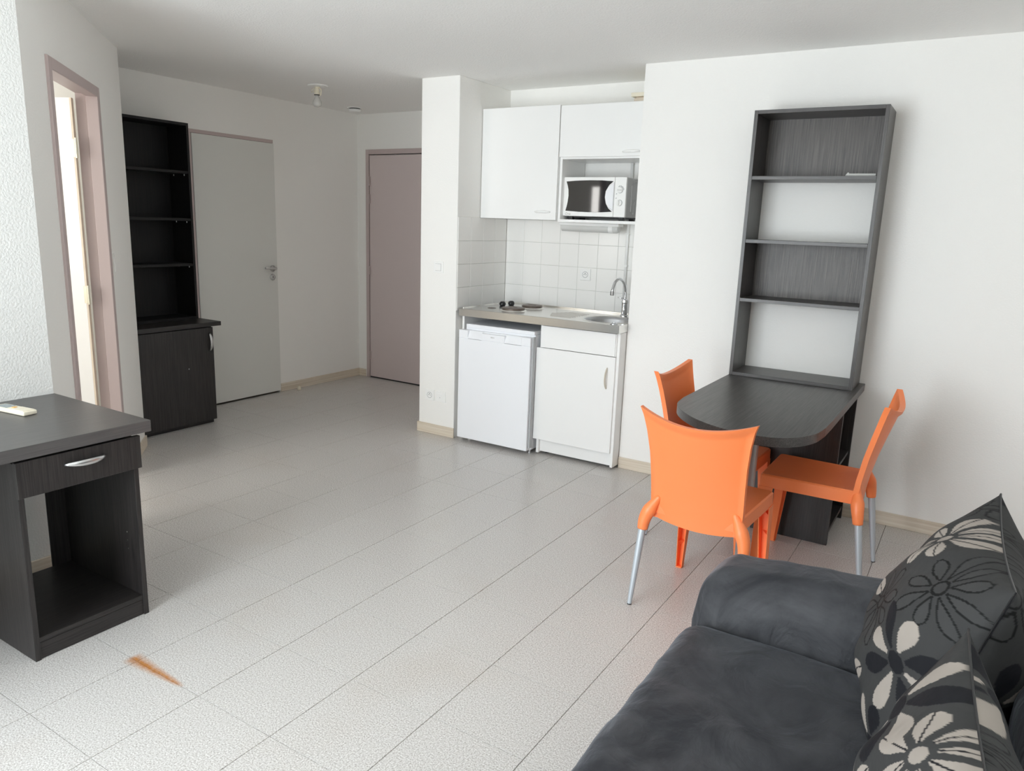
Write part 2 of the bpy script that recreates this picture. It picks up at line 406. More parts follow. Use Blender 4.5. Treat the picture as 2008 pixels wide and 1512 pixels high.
# ------------------------------------------------------------------ ceiling and small wall fittings
t = thing('ceiling_lamp', 'bare pear-shaped light bulb in a white socket hanging from the hall ceiling', 'lamp', (-1.99, 2.09, H))
obj('ceiling_rose', B().lathe([(.072,0),(.072,-.004),(.06,-.009),(.02,-.010)], (-1.985,2.09,H), n=28), M['white_plastic'], t)
obj('socket', B().lathe([(.014,-.008),(.014,-.022),(.017,-.030),(.021,-.058),(.022,-.062)], (-1.995,2.09,H), n=18), M['beige'], t)
obj('socket_ring', B().lathe([(.0215,-.062),(.0215,-.066)], (-1.995,2.09,H), n=18), M['black'], t)
obj('wire', B().tube(bez([(-2.01,2.09,H-.012),(-2.045,2.085,H-.03),(-2.03,2.08,H-.045),(-2.01,2.085,H-.03)],6), .0025, 8).tube(bez([(-1.98,2.09,H-.012),(-1.955,2.09,H-.03),(-1.957,2.09,H-.06),(-1.962,2.09,H-.07)],6), .005, 8), M['beige'], t)
prof = [(.012,-.066),(.014,-.074),(.021,-.090),(.030,-.108),(.0325,-.120),(.030,-.134),(.021,-.143),(.008,-.147),(.001,-.1475)]
M['bulb'] = mat('frosted_bulb_glass', (.62,.61,.58), .15, 0, .6)
obj('bulb', B().lathe(prof, (-1.995,2.09,H), n=24), M['bulb'], t, smooth=True)

t = thing('smoke_detector', 'small round white smoke detector on the ceiling above the entrance corner', 'smoke detector', (-2.50, 3.0, H))
obj('base', B().lathe([(.062,0),(.062,-.006)], (-2.5,3.0,H), n=28), M['white_plastic'], t)
obj('vent_slot', B().lathe([(.046,-.006),(.046,-.014)], (-2.5,3.0,H), n=28), M['black'], t)
obj('cover', B().lathe([(.054,-.014),(.054,-.022),(.048,-.034),(.030,-.037)], (-2.5,3.0,H), n=28), M['white_plastic'], t)

def plate(name, label, cat, cx, y, cz, w=.080, kind='switch', group=None):
    t = thing(name, label, cat, (cx, y, cz), group=group)
    h = w/2
    obj('cover_plate', B().box(cx-h, cx+h, y-.009, y, cz-h, cz+h), M['white_plastic'], t, bev=.003)
    if kind == 'switch':
        obj('rocker', B().box(cx-.023, cx+.023, y-.0125, y-.009, cz-.023, cz+.023), M['white_plastic'], t, bev=.002)
        obj('rocker_joint', B().box(cx-.0245, cx+.0245, y-.0094, y-.009, cz-.0245, cz+.0245), M['grey_shade'], t)
    elif kind == 'socket':
        obj('socket_ring', B().lathe([(.022,.009),(.022,.0094),(.0195,.0096),(.0190,.0094)], (cx,y,cz), 'y', 28), M['grey_shade'], t)
        obj('socket_face', B().lathe([(.0185,.0092),(.0185,.0100)], (cx,y,cz), 'y', 28), M['white_plastic'], t)
        for dx, dz, r in ((-.0075,0,.0028),(.0075,0,.0028),(0,.009,.0034)):
            obj('pin_hole' if dz == 0 else 'earth_pin', B().lathe([(r,.0098),(r,.0104)], (cx+dx,y,cz+dz), 'y', 10), M['black'], t)
    else:
        obj('data_cover', B().box(cx-.021, cx+.021, y-.0110, y-.009, cz-.021, cz+.021), M['white_plastic'], t, bev=.001)
        obj('data_port', B().box(cx-.006, cx-.002, y-.0116, y-.0110, cz-.010, cz-.003), M['grey_shade'], t)
    return t
plate('light_switch', 'white square light switch halfway up the pillar', 'switch', -.917, YKP, 1.191)
plate('wall_socket', 'white power socket with a round well low on the pillar, left of the pair', 'socket', -.979, YKP, .283, kind='socket')
plate('data_outlet', 'white square data outlet low on the pillar, right of the power socket', 'outlet', -.880, YKP, .284, kind='data')
plate('wall_socket', 'white power socket on the kitchen splashback tiles', 'socket', -.096, YN-.007, 1.171, kind='socket')

t = thing('door_stop', 'small cream door stop on the floor by the closet wall baseboard', 'door stop', (-2.722, 2.505, 0))
obj('stop_body', B().lathe([(.017,0),(.016,.012),(.011,.028),(.006,.032)], (-2.722,2.505,0), n=18), M['beige'], t, smooth=True)
t = thing('wall_hook', 'small white painted hook on the wall right of the pink door frame', 'hook', (*dg(1.22,0), 1.2))
def dpt(s, d, z): p = dg(s, d); return (p[0], p[1], z)
obj('hook_wire', B().tube(bez([dpt(1.172,-.005,1.262),dpt(1.205,-.012,1.268),dpt(1.222,-.012,1.246),dpt(1.212,-.010,1.222),dpt(1.214,-.010,1.17),dpt(1.230,-.010,1.165),dpt(1.236,-.010,1.19),dpt(1.232,-.006,1.225)],6), .0028, 8), M['wall'], t)

# pipe casing running up the splashback and on to the ceiling
t = thing('wall_pipe', 'slim white vertical pipe running up the niche wall beside the sink', 'pipe', (.205, YN-.02, .93))
obj('pipe', B().tube([(.205,YN-.018,.928),(.205,YN-.018,1.914)], .0095, 12), M['white_plastic'], t, smooth=True)
for z in (1.25, 1.46): obj('pipe_clip', B().box(.192,.218,YN-.031,YN-.007,z-.006,z+.006), M['white_plastic'], t, bev=.001)

# ------------------------------------------------------------------ kitchen: upper cabinets
def pull(cx, y, cz, L=.115, vert=False, parent=None, m=None, depth=.024, w=.010, name='handle'):
    """bow handle in front of a -y facing door"""
    pts = []
    for k in range(13):
        a = -1 + 2*k/12; d = depth*(1-abs(a)**2.4) + .001
        pts.append((cx, y-d, cz+a*L/2) if vert else (cx+a*L/2, y-d, cz))
    rr = [(w*(.55+.45*(1-abs(-1+2*k/12)**3)), .0035) if True else 0 for k in range(13)]
    g = B().tube(pts, [(.0040, r[0]*.75) for r in rr], 12)
    o = obj(name, g, m or M['white_plastic'], parent, smooth=True); return o
yc = 2.432; yd = 2.414
c1 = thing('wall_cabinet', 'white wall cabinet with one tall door, left of the microwave', 'cabinet', (-.465, YN-.33, 1.532))
obj('cabinet_body', B().box(-.764, -.167, yc, YN-.008, 1.534, 2.246), M['white_lam'], c1, bev=.001)
obj('door', B().box(-.763, -.169, yd, yc-.002, 1.532, 2.248), M['white_lam'], c1, bev=.0015)
dr = [c for c in bpy.data.objects if c.parent == c1 and c.name.startswith('door')][0]
pull(-.268, yd, 1.583, parent=dr)
c2 = thing('wall_cabinet', 'white wall cabinet with a lift-up door above the open microwave shelf', 'cabinet', (.135, YN-.33, 1.522))
b = B().box(-.163, -.145, yc, YN-.008, 1.522, 2.246).box(.418, .436, yc, YN-.008, 1.522, 2.246).box(-.145, .418, yc, YN-.008, 2.228, 2.246)
b.box(-.145, .418, yc, YN-.008, 1.916, 1.934)
obj('cabinet_body', b, M['white_lam'], c2, bev=.001)
obj('shelf', B().box(-.145, .418, yc, YN-.008, 1.522, 1.540), M['white_lam'], c2, bev=.001)
dr2 = obj('door', B().box(-.162, .436, yd, yc-.002, 1.928, 2.241), M['white_lam'], c2, bev=.0015)
pull(.338, yd, 1.954, parent=dr2)
t = thing('board_offcut', 'beige flat offcut lying on the kitchen wall cabinets, lower of the two', 'board', (.38, 2.5, 2.247))
obj('offcut', B().box(.305, .425, 2.47, 2.72, 2.248, 2.268).box(.315,.425,2.48,2.71,2.2685,2.276), M['base_x'], t, bev=.001)
t = thing('board_offcut', 'thick beige block on top of the kitchen wall cabinets, upper of the two', 'board', (.38, 2.5, 2.277))
obj('offcut', B().box(.290, .425, 2.46, 2.70, 2.277, 2.300), M['beige'], t, bev=.001)

# under-cabinet lamp
t = thing('strip_lamp', 'white tubular strip lamp under the microwave shelf', 'lamp', (-.02, 2.6, 1.52))
M['diffuser'] = mat('lamp_diffuser', (.66,.66,.64), .35)
obj('lamp_base', B().box(-.232, .205, 2.585, 2.665, 1.503, 1.5215), M['white_plastic'], t, bev=.003)
obj('lamp_shade', B().lathe([(.020,-.225),(.029,-.222),(.030,0),(.030,.125)], (0,2.62,1.492), 'x', 24).moved(Matrix.Translation((0,0,0))), M['diffuser'], t, smooth=False)
obj('switch_ring', B().lathe([(.0315,.127),(.0315,.158)], (0,2.62,1.492), 'x', 24), M['white_plastic'], t)
obj('end_cap', B().lathe([(.030,.158),(.030,.182),(.026,.193),(.015,.198)], (0,2.62,1.492), 'x', 24), M['diffuser'], t)

# ------------------------------------------------------------------ microwave
mw = thing('microwave', 'white microwave oven with two dials in the open shelf of the wall cabinet', 'microwave', (.08, 2.6, 1.541))
M['mw_body'] = mat('microwave_grey_side', (.50,.50,.50), .45)
obj('body', B().box(-.143, .291, 2.492, YN-.03, 1.562, 1.806), M['mw_body'], mw, bev=.004)
door = obj('door', B().box(-.146, .2125, 2.470, 2.490, 1.563, 1.808), M['white_plastic'], mw, bev=.004)
pan = obj('control_panel', B().box(.2145, .293, 2.470, 2.490, 1.563, 1.808), M['white_plastic'], mw, bev=.003)
WP = [(-.13,1.781),(-.12,1.755),(-.113,1.727),(-.111,1.692),(-.115,1.653),(-.121,1.624),(-.129,1.595),(-.03,1.590),(.031,1.589),(.13,1.590),(.206,1.595),(.179,1.616),(.160,1.646),(.151,1.684),(.155,1.722),(.177,1.759),(.206,1.783),(.125,1.788),(.038,1.789),(-.058,1.786)]
n = len(WP)
g = B().add([(x,2.4705,z) for x,z in WP]+[(x*.985+.0005,2.4683,(z-1.69)*.985+1.69) for x,z in WP], [tuple(range(n,2*n))]+[(i,(i+1)%n,n+(i+1)%n,n+i) for i in range(n)])
obj('window', g, M['glassblack'], door)
arc = [(.2115,1.597),(.181,1.618),(.163,1.648),(.154,1.684),(.158,1.722),(.179,1.757),(.2115,1.781)]
n = len(arc)
g = B().add([(x,2.470,z) for x,z in arc]+[(x*.93+.0135,2.4625,(z-1.689)*.9+1.689) for x,z in arc], [tuple(range(n,2*n))]+[(i,(i+1)%n,n+(i+1)%n,n+i) for i in range(n)])
obj('door_grip', g, M['fridge'], door)
for z, hor in ((1.729, True), (1.651, False)):
    obj('dial_ring', B().lathe([(.0200,0),(.0200,.0012)], (.2535,2.470,z), 'y', 28), M['grey_shade'], pan)
    k = obj('dial', B().lathe([(.0185,0),(.0180,.008),(.0160,.010)], (.2535,2.470,z), 'y', 28), M['white_plastic'], pan)
    w, h = (.0150,.0028) if hor else (.0028,.0155)
    obj('dial_grip', B().box(.2535-w,.2535+w,2.454,2.461,z-h,z+h), M['diffuser'], pan, bev=.001)
b = B()
for k in range(9):
    a = math.radians(5+k*14); x = .2535+.0245*math.cos(a); z = 1.729+.0245*math.sin(a)
    b.box(x-.0016,x+.0016,2.4692,2.4699,z-.0016*(1+k%2),z+.0016*(1+k%2))
dm = obj('dial_marks', b, M['print'], pan); dm['kind'] = 'stuff'
for x, z in ((.2285,1.706),(.2275,1.680)): obj('dial_symbol', B().add([(x-.004,2.4692,z-.0025),(x+.004,2.4692,z-.0025),(x+.004,2.4692,z+.004)], [(0,1,2)]), M['print'], pan)
obj('feet', B().box(-.12,-.09,2.50,2.53,1.5405,1.562).box(.24,.27,2.50,2.53,1.5405,1.562).box(-.12,-.09,2.66,2.69,1.5405,1.562).box(.24,.27,2.66,2.69,1.5405,1.562).box(-.13,.28,2.51,2.70,1.555,1.562), M['black'], mw)
obj('side_vent', B().tube([(.2925,2.56,1.60),(.2925,2.56,1.76),(.2925,2.60,1.785),(.2925,2.68,1.785)], .003, 8), M['mw_body'], mw)
obj('side_duct', B().tube([(.2925,2.60,1.585),(.2925,2.60,1.64),(.2925,2.63,1.67),(.2925,2.70,1.67)], .003, 8), M['mw_body'], mw)
def text(body, size, loc, rot, m, parent, name='lettering', shear=0, ext=.0003):
    c = bpy.data.curves.new(name, 'FONT'); c.body = body; c.size = size; c.extrude = ext; c.shear = shear; c.align_x = 'CENTER'; c.align_y = 'CENTER'
    o = bpy.data.objects.new('tmp', c); COL.objects.link(o)
    bpy.context.view_layer.update(); me = bpy.data.meshes.new_from_object(o); bpy.data.objects.remove(o)
    p = bpy.data.objects.new(name, me); COL.objects.link(p); me.materials.clear(); me.materials.append(m)
    p.parent = parent; p.location = Vector(loc)-wloc(parent); p.rotation_euler = rot
    return p
RF = (math.radians(90), 0, 0)
M['print_light'] = mat('light_grey_print', (.42,.40,.38), .5)
text('Orta', .021, (-.110, 2.4693, 1.576), RF, M['print_light'], door, shear=.25)

# ------------------------------------------------------------------ worktop with sink and hob
kt = thing('kitchen_worktop', 'stainless steel worktop with two hot plates and a round sink in the niche', 'worktop', (-.15, 2.45, .92))
sc = (.285, 2.385); sr = .180
def plate_hole(x0,x1,y0,y1,z,c,r,n=48):
    """flat ring mesh: rectangle with a round hole"""
    ang = [2*math.pi*k/n for k in range(n)]; V = []; F = []
    for a in ang:
        dx, dy = math.cos(a), math.sin(a)
        tx = ((x1-c[0])/dx if dx > 0 else (x0-c[0])/dx) if abs(dx) > 1e-9 else 1e9
        ty = ((y1-c[1])/dy if dy > 0 else (y0-c[1])/dy) if abs(dy) > 1e-9 else 1e9
        t = min(tx, ty); V.append((c[0]+r*dx, c[1]+r*dy, z)); V.append((c[0]+t*dx, c[1]+t*dy, z))
    for k in range(n): a, b_ = 2*k, 2*((k+1)%n); F.append((a, a+1, b_+1, b_))
    return V, F
wx0, wx1, wy0, wy1, wz = -.745, .4455, 2.158, YN-.008, .924
sx0, sx1, sy0, sy1 = .03, wx1, wy0, 2.60
V, F = plate_hole(sx0, sx1, sy0, sy1, wz, sc, sr)
b = B().add(V, F)
# corner fillers of the ring (exact rectangle corners)
for (cx_, cy_) in ((sx0,sy0),(sx1,sy0),(sx1,sy1),(sx0,sy1)):
    best = sorted([v for v in V[1::2]], key=lambda v: (v[0]-cx_)**2+(v[1]-cy_)**2)
    p = [v for v in best if abs(v[0]-cx_) < 1e-6][:1]+[v for v in best if abs(v[1]-cy_) < 1e-6][:1]
    if len(p) == 2: b.add([p[0], (cx_,cy_,wz), p[1]], [(0,1,2)])
b.box(wx0, sx0, wy0, wy1, wz-.002, wz).box(sx0, wx1, sy1, wy1, wz-.002, wz)
b.box(wx0, wx1, wy0, wy0+.004, .874, wz).box(wx1-.004, wx1, wy0+.004, YK-.002, .874, wz).box(wx0, wx0+.004, wy0+.004, wy1, .874, wz)
b.box(wx0+.004, wx1-.004, wy1-.02, wy1, wz, wz+.010).box(wx0+.004, wx0+.014, wy0+.03, wy1-.02, wz, wz+.006)
obj('steel_top', b, M['steel'], kt, bev=.0012)
obj('underside', B().box(wx0+.006, sx0-.01, wy0+.006, wy1, .874, .884), M['grey_shade'], kt)
obj('sink_bowl', B().lathe([(sr,0),(sr-.006,-.003),(sr-.014,-.02),(sr-.03,-.10),(sr-.06,-.128),(.03,-.135),(.028,-.14)], (sc[0],sc[1],wz), n=48, cap=False).lathe([(.030,-.139),(.001,-.139)], (sc[0],sc[1],wz), n=24, cap=False), M['sinksteel'], kt, smooth=True)
obj('sink_rim', B().lathe([(sr+.006,.000),(sr+.003,.003),(sr-.003,.003),(sr-.005,-.003)], (sc[0],sc[1],wz), n=48, cap=False), M['steel'], kt, smooth=True)
for k in range(9):
    y = 2.28+k*.032; xm = -.16+.10*abs(k-4)/4*.6
    obj('drainer_rib', B().hexa([(xm,y-.006,wz),(.06+.0,y-.006,wz),(.06,y+.006,wz),(xm,y+.006,wz),(xm+.008,y-.003,wz+.004),(.052,y-.003,wz+.004),(.052,y+.003,wz+.004),(xm+.008,y+.003,wz+.004)]), M['steel'], kt)
for (x, y, r) in ((-.425, 2.345, .079), (-.412, 2.575, .073)):
    obj('hob_ring', B().lathe([(r+.014,0),(r+.010,.005),(r-.002,.006)], (x,y,wz), n=36, cap=False), M['steel'], kt, smooth=True)
    hp_ = obj('hot_plate', B().lathe([(r-.001,.001),(r,.016),(r-.006,.020),(.030,.020),(.027,.017),(.001,.017)], (x,y,wz), n=36), M['hob'], kt)
obj('hob_badge', B().lathe([(.030,0),(.029,.0015)], (-.600,2.345,wz), n=28), M['hob'], kt)
for x, y in ((-.622, 2.515), (-.602, 2.600)):
    obj('control_knob', B().lathe([(.016,0),(.021,.004),(.0235,.014),(.021,.025),(.012,.032)], (x,y,wz), n=20), M['black'], kt, smooth=True)
# tap
tp = thing('kitchen_tap', 'chrome swan-neck mixer tap standing behind the round sink', 'tap', (.262, 2.640, wz))
tx, ty = .262, 2.640
obj('tap_body', B().lathe([(.026,0),(.026,.006),(.021,.009),(.021,.085),(.024,.092),(.022,.108),(.012,.116)], (tx,ty,wz), n=24), M['chrome'], tp, smooth=False)
obj('spout', B().tube(bez([(tx,ty,wz+.10),(tx,ty-.004,wz+.17),(tx-.004,ty-.03,wz+.222),(tx-.010,ty-.085,wz+.248),(tx-.016,ty-.135,wz+.232),(tx-.020,ty-.160,wz+.190),(tx-.021,ty-.165,wz+.168)],8), .0095, 14), M['chrome'], tp, smooth=True)
obj('aerator', B().lathe([(.0125,0),(.0135,.006),(.0125,.026),(.010,.028)], (tx-.021,ty-.166,wz+.146), n=18), M['chrome'], tp)
obj('lever', B().tube([(tx,ty,wz+.104),(tx-.014,ty-.012,wz+.118),(tx-.040,ty-.030,wz+.124)], [(.012,.008),(.010,.006),(.007,.004)], 10), M['chrome'], tp, smooth=True)
t = thing('sink_plug', 'small round metal sink plug lying on the front edge beside the sink', 'plug', (.40, 2.195, wz))
obj('plug', B().lathe([(.024,.0005),(.024,.004),(.018,.007),(.006,.009),(.005,.014)], (.395,2.190,wz), n=20), M['sinksteel'], t)

# ------------------------------------------------------------------ fridge
fr = thing('fridge', 'small white under-counter fridge left of the sink cupboard', 'fridge', (-.42, 2.4, 0))
obj('cabinet', B().box(-.690, -.140, 2.172, 2.70, .028, .800), M['fridge'], fr, bev=.004)
obj('top_panel', B().box(-.685, -.145, 2.166, 2.70, .800, .824), M['fridge'], fr, bev=.003)
fd = obj('door', B().box(-.712, -.146, 2.118, 2.166, .030, .730).box(-.712,-.640,2.118,2.166,.730,.787).box(-.530,-.345,2.118,2.166,.730,.778).box(-.215,-.146,2.118,2.166,.730,.787).box(-.640,-.215,2.146,2.166,.730,.785), M['fridge'], fr, bev=.003)
obj('handle_lip', B().add([(-.640,2.1195,.732),(-.530,2.1195,.732),(-.530,2.143,.784),(-.640,2.143,.784)],[(0,1,2,3)]), M['fridge'], fd, bev=.002)
obj('handle_lip', B().add([(-.345,2.1195,.732),(-.215,2.1195,.732),(-.215,2.143,.784),(-.345,2.143,.784)],[(0,1,2,3)]), M['fridge'], fd, bev=.002)
obj('door_seal', B().box(-.706, -.150, 2.166, 2.173, .040, .780), M['grey_shade'], fr)
obj('hinge_strip', B().box(-.144, -.132, 2.135, 2.165, .050, .790), M['grey_shade'], fr)
text('BEKO', .0115, (-.437, 2.1175, .758), RF, M['print_light'], fd)
for x in (-.66, -.165): obj('foot', B().lathe([(.016,0),(.016,.010),(.010,.011),(.010,.029)], (x,2.20,0), n=16), M['satin'], fr)

# ------------------------------------------------------------------ sink base unit
bu = thing('sink_cupboard', 'white sink base cupboard with a false drawer front under the worktop', 'cupboard', (.15, 2.45, 0))
yf = 2.200
obj('side_panel', B().box(-.744, -.728, yf, YN-.01, .0005, .872), M['white_lam'], bu, bev=.001)
obj('side_panel', B().box(-.118, -.100, yf, YN-.01, .012, .872), M['white_lam'], bu, bev=.001)
obj('side_panel', B().box(.424, .442, yf-.006, YK+.35, .018, .872), M['white_lam'], bu, bev=.001)
obj('cabinet_body', B().box(-.100, .424, 2.25, YN-.01, .10, .118).box(-.100, .424, YN-.03, YN-.01, .118, .872), M['white_lam'], bu)
obj('drawer_front', B().box(-.104, .416, yf-.016, yf-.001, .727, .868), M['white_lam'], bu, bev=.0015)
dd = obj('door', B().box(-.134, .424, yf-.020, yf-.002, .110, .7235), M['white_lam'], bu, bev=.0015)
obj('edge_strip', B().box(.4185,.424,yf-.016,yf-.001,.727,.868), M['white_plastic'], bu)
M['cream_plastic'] = mat('cream_plastic_handle', (.72,.68,.58), .35)
pull(.374, yf-.020, .588, L=.128, vert=True, parent=dd, m=M['cream_plastic'], depth=.026, w=.017)
obj('plinth', B().box(-.100, .424, yf+.022, yf+.040, .020, .108), M['white_lam'], bu, bev=.001)
obj('foot', B().lathe([(.018,0),(.018,.008),(.012,.010),(.012,.1)], (-.07,2.28,0), n=14), M['black'], bu)
obj('foot', B().lathe([(.018,0),(.018,.008),(.012,.010),(.012,.1)], (.39,2.28,0), n=14), M['black'], bu)

# ------------------------------------------------------------------ black cabinet and hutch in the recess
cb = thing('storage_cabinet', 'black-brown low cabinet with one door and overhanging top in the hall recess', 'cabinet', (-2.57, 1.1, 0))
obj('cabinet_body', B().box(XC+.012, -2.372, .80, 1.392, .035, .712), M['wenge_z'], cb, bev=.001)
obj('plinth', B().box(XC+.012, -2.385, .81, 1.385, 0, .035), M['wenge_y'], cb)
cdoor = obj('door', B().box(-2.370, -2.352, .800, 1.390, .030, .704), M['wenge_z'], cb, bev=.0015)
obj('cabinet_top', B().box(XC+.004, -2.340, .775, 1.452, .712, .742), M['wenge_y'], cb, bev=.0015)
pts = []; rr = []
for k in range(13):
    a = -1+2*k/12; pts.append((-2.352+.024*(1-abs(a)**2.4)+.001, 1.360, .600+a*.064)); rr.append((.011*(.5+.5*(1-abs(a)**3)), .0042))
obj('handle', B().tube(pts, rr, 12), M['satin'], cdoor, smooth=True, label='silver bow handle')
obj('keyhole', B().lathe([(.004,0),(.004,.0012)], (-2.352,1.183,.428), 'x', 10), M['grey_shade'], cdoor)

def bookcase(t, x0, x1, y0, y1, z0, z1, face, shelves, mats, back=None, tside=.018):
    ms, mh = mats
    if face == '+x':
        obj('side_panel', B().box(x0,x1,y0,y0+tside,z0,z1), ms, t, bev=.001); obj('side_panel', B().box(x0,x1,y1-tside,y1,z0,z1), ms, t, bev=.001)
        obj('top_panel', B().box(x0,x1,y0+tside,y1-tside,z1-.018,z1), mh, t, bev=.001); obj('bottom_panel', B().box(x0,x1,y0+tside,y1-tside,z0,z0+.018), mh, t, bev=.001)
        for z in shelves: obj('shelf', B().box(x0+.006,x1-.004,y0+tside,y1-tside,z-.018,z), mh, t, bev=.001)
    else:
        obj('side_panel', B().box(x0,x0+tside,y0,y1,z0,z1), ms, t, bev=.001); obj('side_panel', B().box(x1-tside,x1,y0,y1,z0,z1), ms, t, bev=.001)
        obj('top_panel', B().box(x0+tside,x1-tside,y0,y1,z1-.018,z1), mh, t, bev=.001); obj('bottom_panel', B().box(x0+tside,x1-tside,y0,y1,z0,z0+.018), mh, t, bev=.001)
        for z in shelves: obj('shelf', B().box(x0+tside,x1-tside,y0+.001,y1-.006,z-.018,z), mh, t, bev=.001)
h = thing('bookcase', 'tall black open bookcase with three shelves standing on the low hall cabinet', 'bookcase', (-2.67, 1.1, .743))
bookcase(h, XC+.010, -2.556, .835, 1.424, .7425, 2.100, '+x', (1.779, 1.456, 1.141), (M['hutch_z'], M['hutch_y']))
obj('back_panel', B().box(XC+.005, XC+.010, .837, 1.422, .744, 2.098), M['hutch_z'], h)
for z in (1.761, 1.438, 1.123):
    for x in (-2.60, -2.72): obj('shelf_peg', B().lathe([(.003,0),(.003,-.010)], (x, 1.402, z-.003), n=8), M['satin'], h)

# ------------------------------------------------------------------ desk
dk = thing('desk', 'dark wenge desk with one drawer over an open compartment against the left wall', 'desk', (-.57, -.7, 0))
zt_ = .757
obj('desktop', B().box(XW+.004, -.236, -1.78, -.428, zt_-.042, zt_), M['desktop'], dk, bev=.0015)
px0, px1, py0, py1 = XW+.13, -.262, -.878, -.472
obj('side_panel', B().box(px0, px1, py0, py0+.018, 0, zt_-.060), M['wenge_z'], dk, bev=.001)
obj('side_panel', B().box(px0, px1, py1-.018, py1, 0, zt_-.060), M['wenge_z'], dk, bev=.001)
obj('rail', B().box(px0, px1-.02, py0+.018, py1-.018, zt_-.060, zt_-.0425).box(px0,px1-.03,py0,py1,zt_-.060,zt_-.0425) if False else B().box(px0, px1-.03, py0, py1, zt_-.0595, zt_-.0425), M['wenge_y'], dk)
obj('bottom_panel', B().box(px0, px1-.004, py0+.018, py1-.018, .062, .080), M['wenge_y'], dk, bev=.001)
obj('plinth', B().box(px1-.024, px1-.006, py0+.018, py1-.018, .001, .060), M['wenge_y'], dk, bev=.001)
obj('back_panel', B().box(px0, px0+.005, -.563, py1-.018, .08, zt_-.062), M['wenge_z'], dk)
dw = obj('drawer', B().box(-.262, -.244, py0-.006, py1+.004, .585, .706), M['wenge_z'], dk, bev=.0015)
obj('drawer_box', B().box(px0+.1,-.262,py0+.03,py0+.042,.60,.69).box(px0+.1,-.262,py1-.042,py1-.03,.60,.69).box(px0+.1,-.262,py0+.042,py1-.042,.60,.606), M['wenge_y'], dw)
pts = []; rr = []
for k in range(15):
    a = -1+2*k/14; pts.append((-.244+.026*(1-abs(a)**2.4)+.001, -.668+a*.068, .664)); rr.append((.0045, .0110*(.42+.58*(1-abs(a)**2.2))))
obj('handle', B().tube(pts, rr, 12), M['satin'], dw, smooth=True, label='silver bow handle')
for z in (.317, .284, .250): obj('peg_hole', B().lathe([(.0028,0),(.0028,.0008)], (-.337, py1-.018, z), 'y', 8), M['satin'], dk)
obj('side_panel', B().box(px0, -.262, -1.77, -1.752, 0, zt_-.0425), M['wenge_z'], dk, bev=.001)
rc = thing('remote_control', 'cream air conditioner remote control lying on the desk', 'remote', (-.70, -.668, zt_), math.radians(7.6))
obj('case', B().box(-.09, .09, -.026, .026, .0005, .017), M['beige'], rc, bev=.005, segs=3, local=True)
obj('screen', B().box(-.078, -.018, -.018, .018, .017, .0178), mat('lcd', (.28,.33,.35), .2), rc, local=True)
obj('button', B().box(-.008, .006, -.006, .008, .017, .0195), mat('orange_button', (.75,.42,.12), .4), rc, bev=.001, local=True, label='small orange button')
obj('flap', B().box(.012, .082, -.021, .021, .017, .0186), M['beige'], rc, bev=.001, local=True)

# ------------------------------------------------------------------ dining table
dt = thing('dining_table', 'dark wood dining table with a rounded end, pushed to the wall under the bookcase', 'table', (1.485, 1.6, 0))
zt2 = .744
out = [(1.157,2.285),(1.157,1.32)] + [tuple(p)[:2] for p in bez([(1.159,1.30,0),(1.176,1.185,0),(1.225,1.085,0),(1.305,.990,0),(1.400,.918,0),(1.500,.876,0),(1.600,.866,0),(1.690,.892,0),(1.752,.955,0),(1.790,1.050,0),(1.804,1.170,0)],5)] + [(1.806,1.32),(1.806,2.285)]
tt = obj('tabletop', B().prism(out, zt2-.038, zt2), M['table_y'], dt, bev=.0015)
ptop = zt2-.0385
obj('support_panel', B().box(1.290, 1.783, 1.800, 1.820, 0, ptop), M['wenge_z'], dt, bev=.001)
obj('support_panel', B().box(1.290, 1.783, 2.235, 2.255, 0, ptop), M['wenge_z'], dt, bev=.001)
obj('side_panel', B().box(1.290, 1.308, 1.820, 2.235, 0, ptop), M['wenge_z'], dt)
obj('bottom_panel', B().box(1.308, 1.779, 1.820, 2.235, .050, .070), M['wenge_x'], dt, bev=.001)
obj('shelf', B().box(1.308, 1.775, 1.820, 2.235, .365, .383), M['wenge_x'], dt, bev=.001)
obj('leg', B().lathe([(.030,0),(.030,.004),(.026,.006),(.026,ptop-.012),(.045,ptop-.010),(.045,ptop)], (1.512,1.225,0), n=28), M['tablealu'], dt, smooth=False, label='grey metal tube leg')
smooth_angle([o for o in bpy.data.objects if o.parent == dt and o.name.startswith('leg')][0])

bs = thing('bookcase', 'brown-black open bookcase standing on the dining table against the wall', 'bookcase', (1.47, 2.16, zt2))
bx0, bx1, by0, by1 = 1.160, 1.778, 2.030, 2.278
bookcase(bs, bx0, bx1, by0, by1, zt2+.0005, 2.100, '-y', (1.781, 1.464, 1.160), (M['table_z'], M['table_x']))
obj('back_panel', B().box(bx0+.01, bx1-.01, by1-.008, by1-.003, 1.765, 2.095), M['bookback'], bs)
obj('back_panel', B().box(bx0+.01, bx1-.01, by1-.008, by1-.003, 1.144, 1.462), M['bookback'], bs)
t = thing('plastic_strip', 'thin clear plastic strip lying on the upper shelf of the table bookcase', 'strip', (1.69, 2.08, 1.782))
obj('strip', B().tube([(1.622,2.06,1.792),(1.632,2.058,1.7835),(1.66,2.06,1.7835),(1.75,2.065,1.7835)], [(.0012,.010)]*4, 8), mat('clear_film', (.5,.5,.48), .2), t)

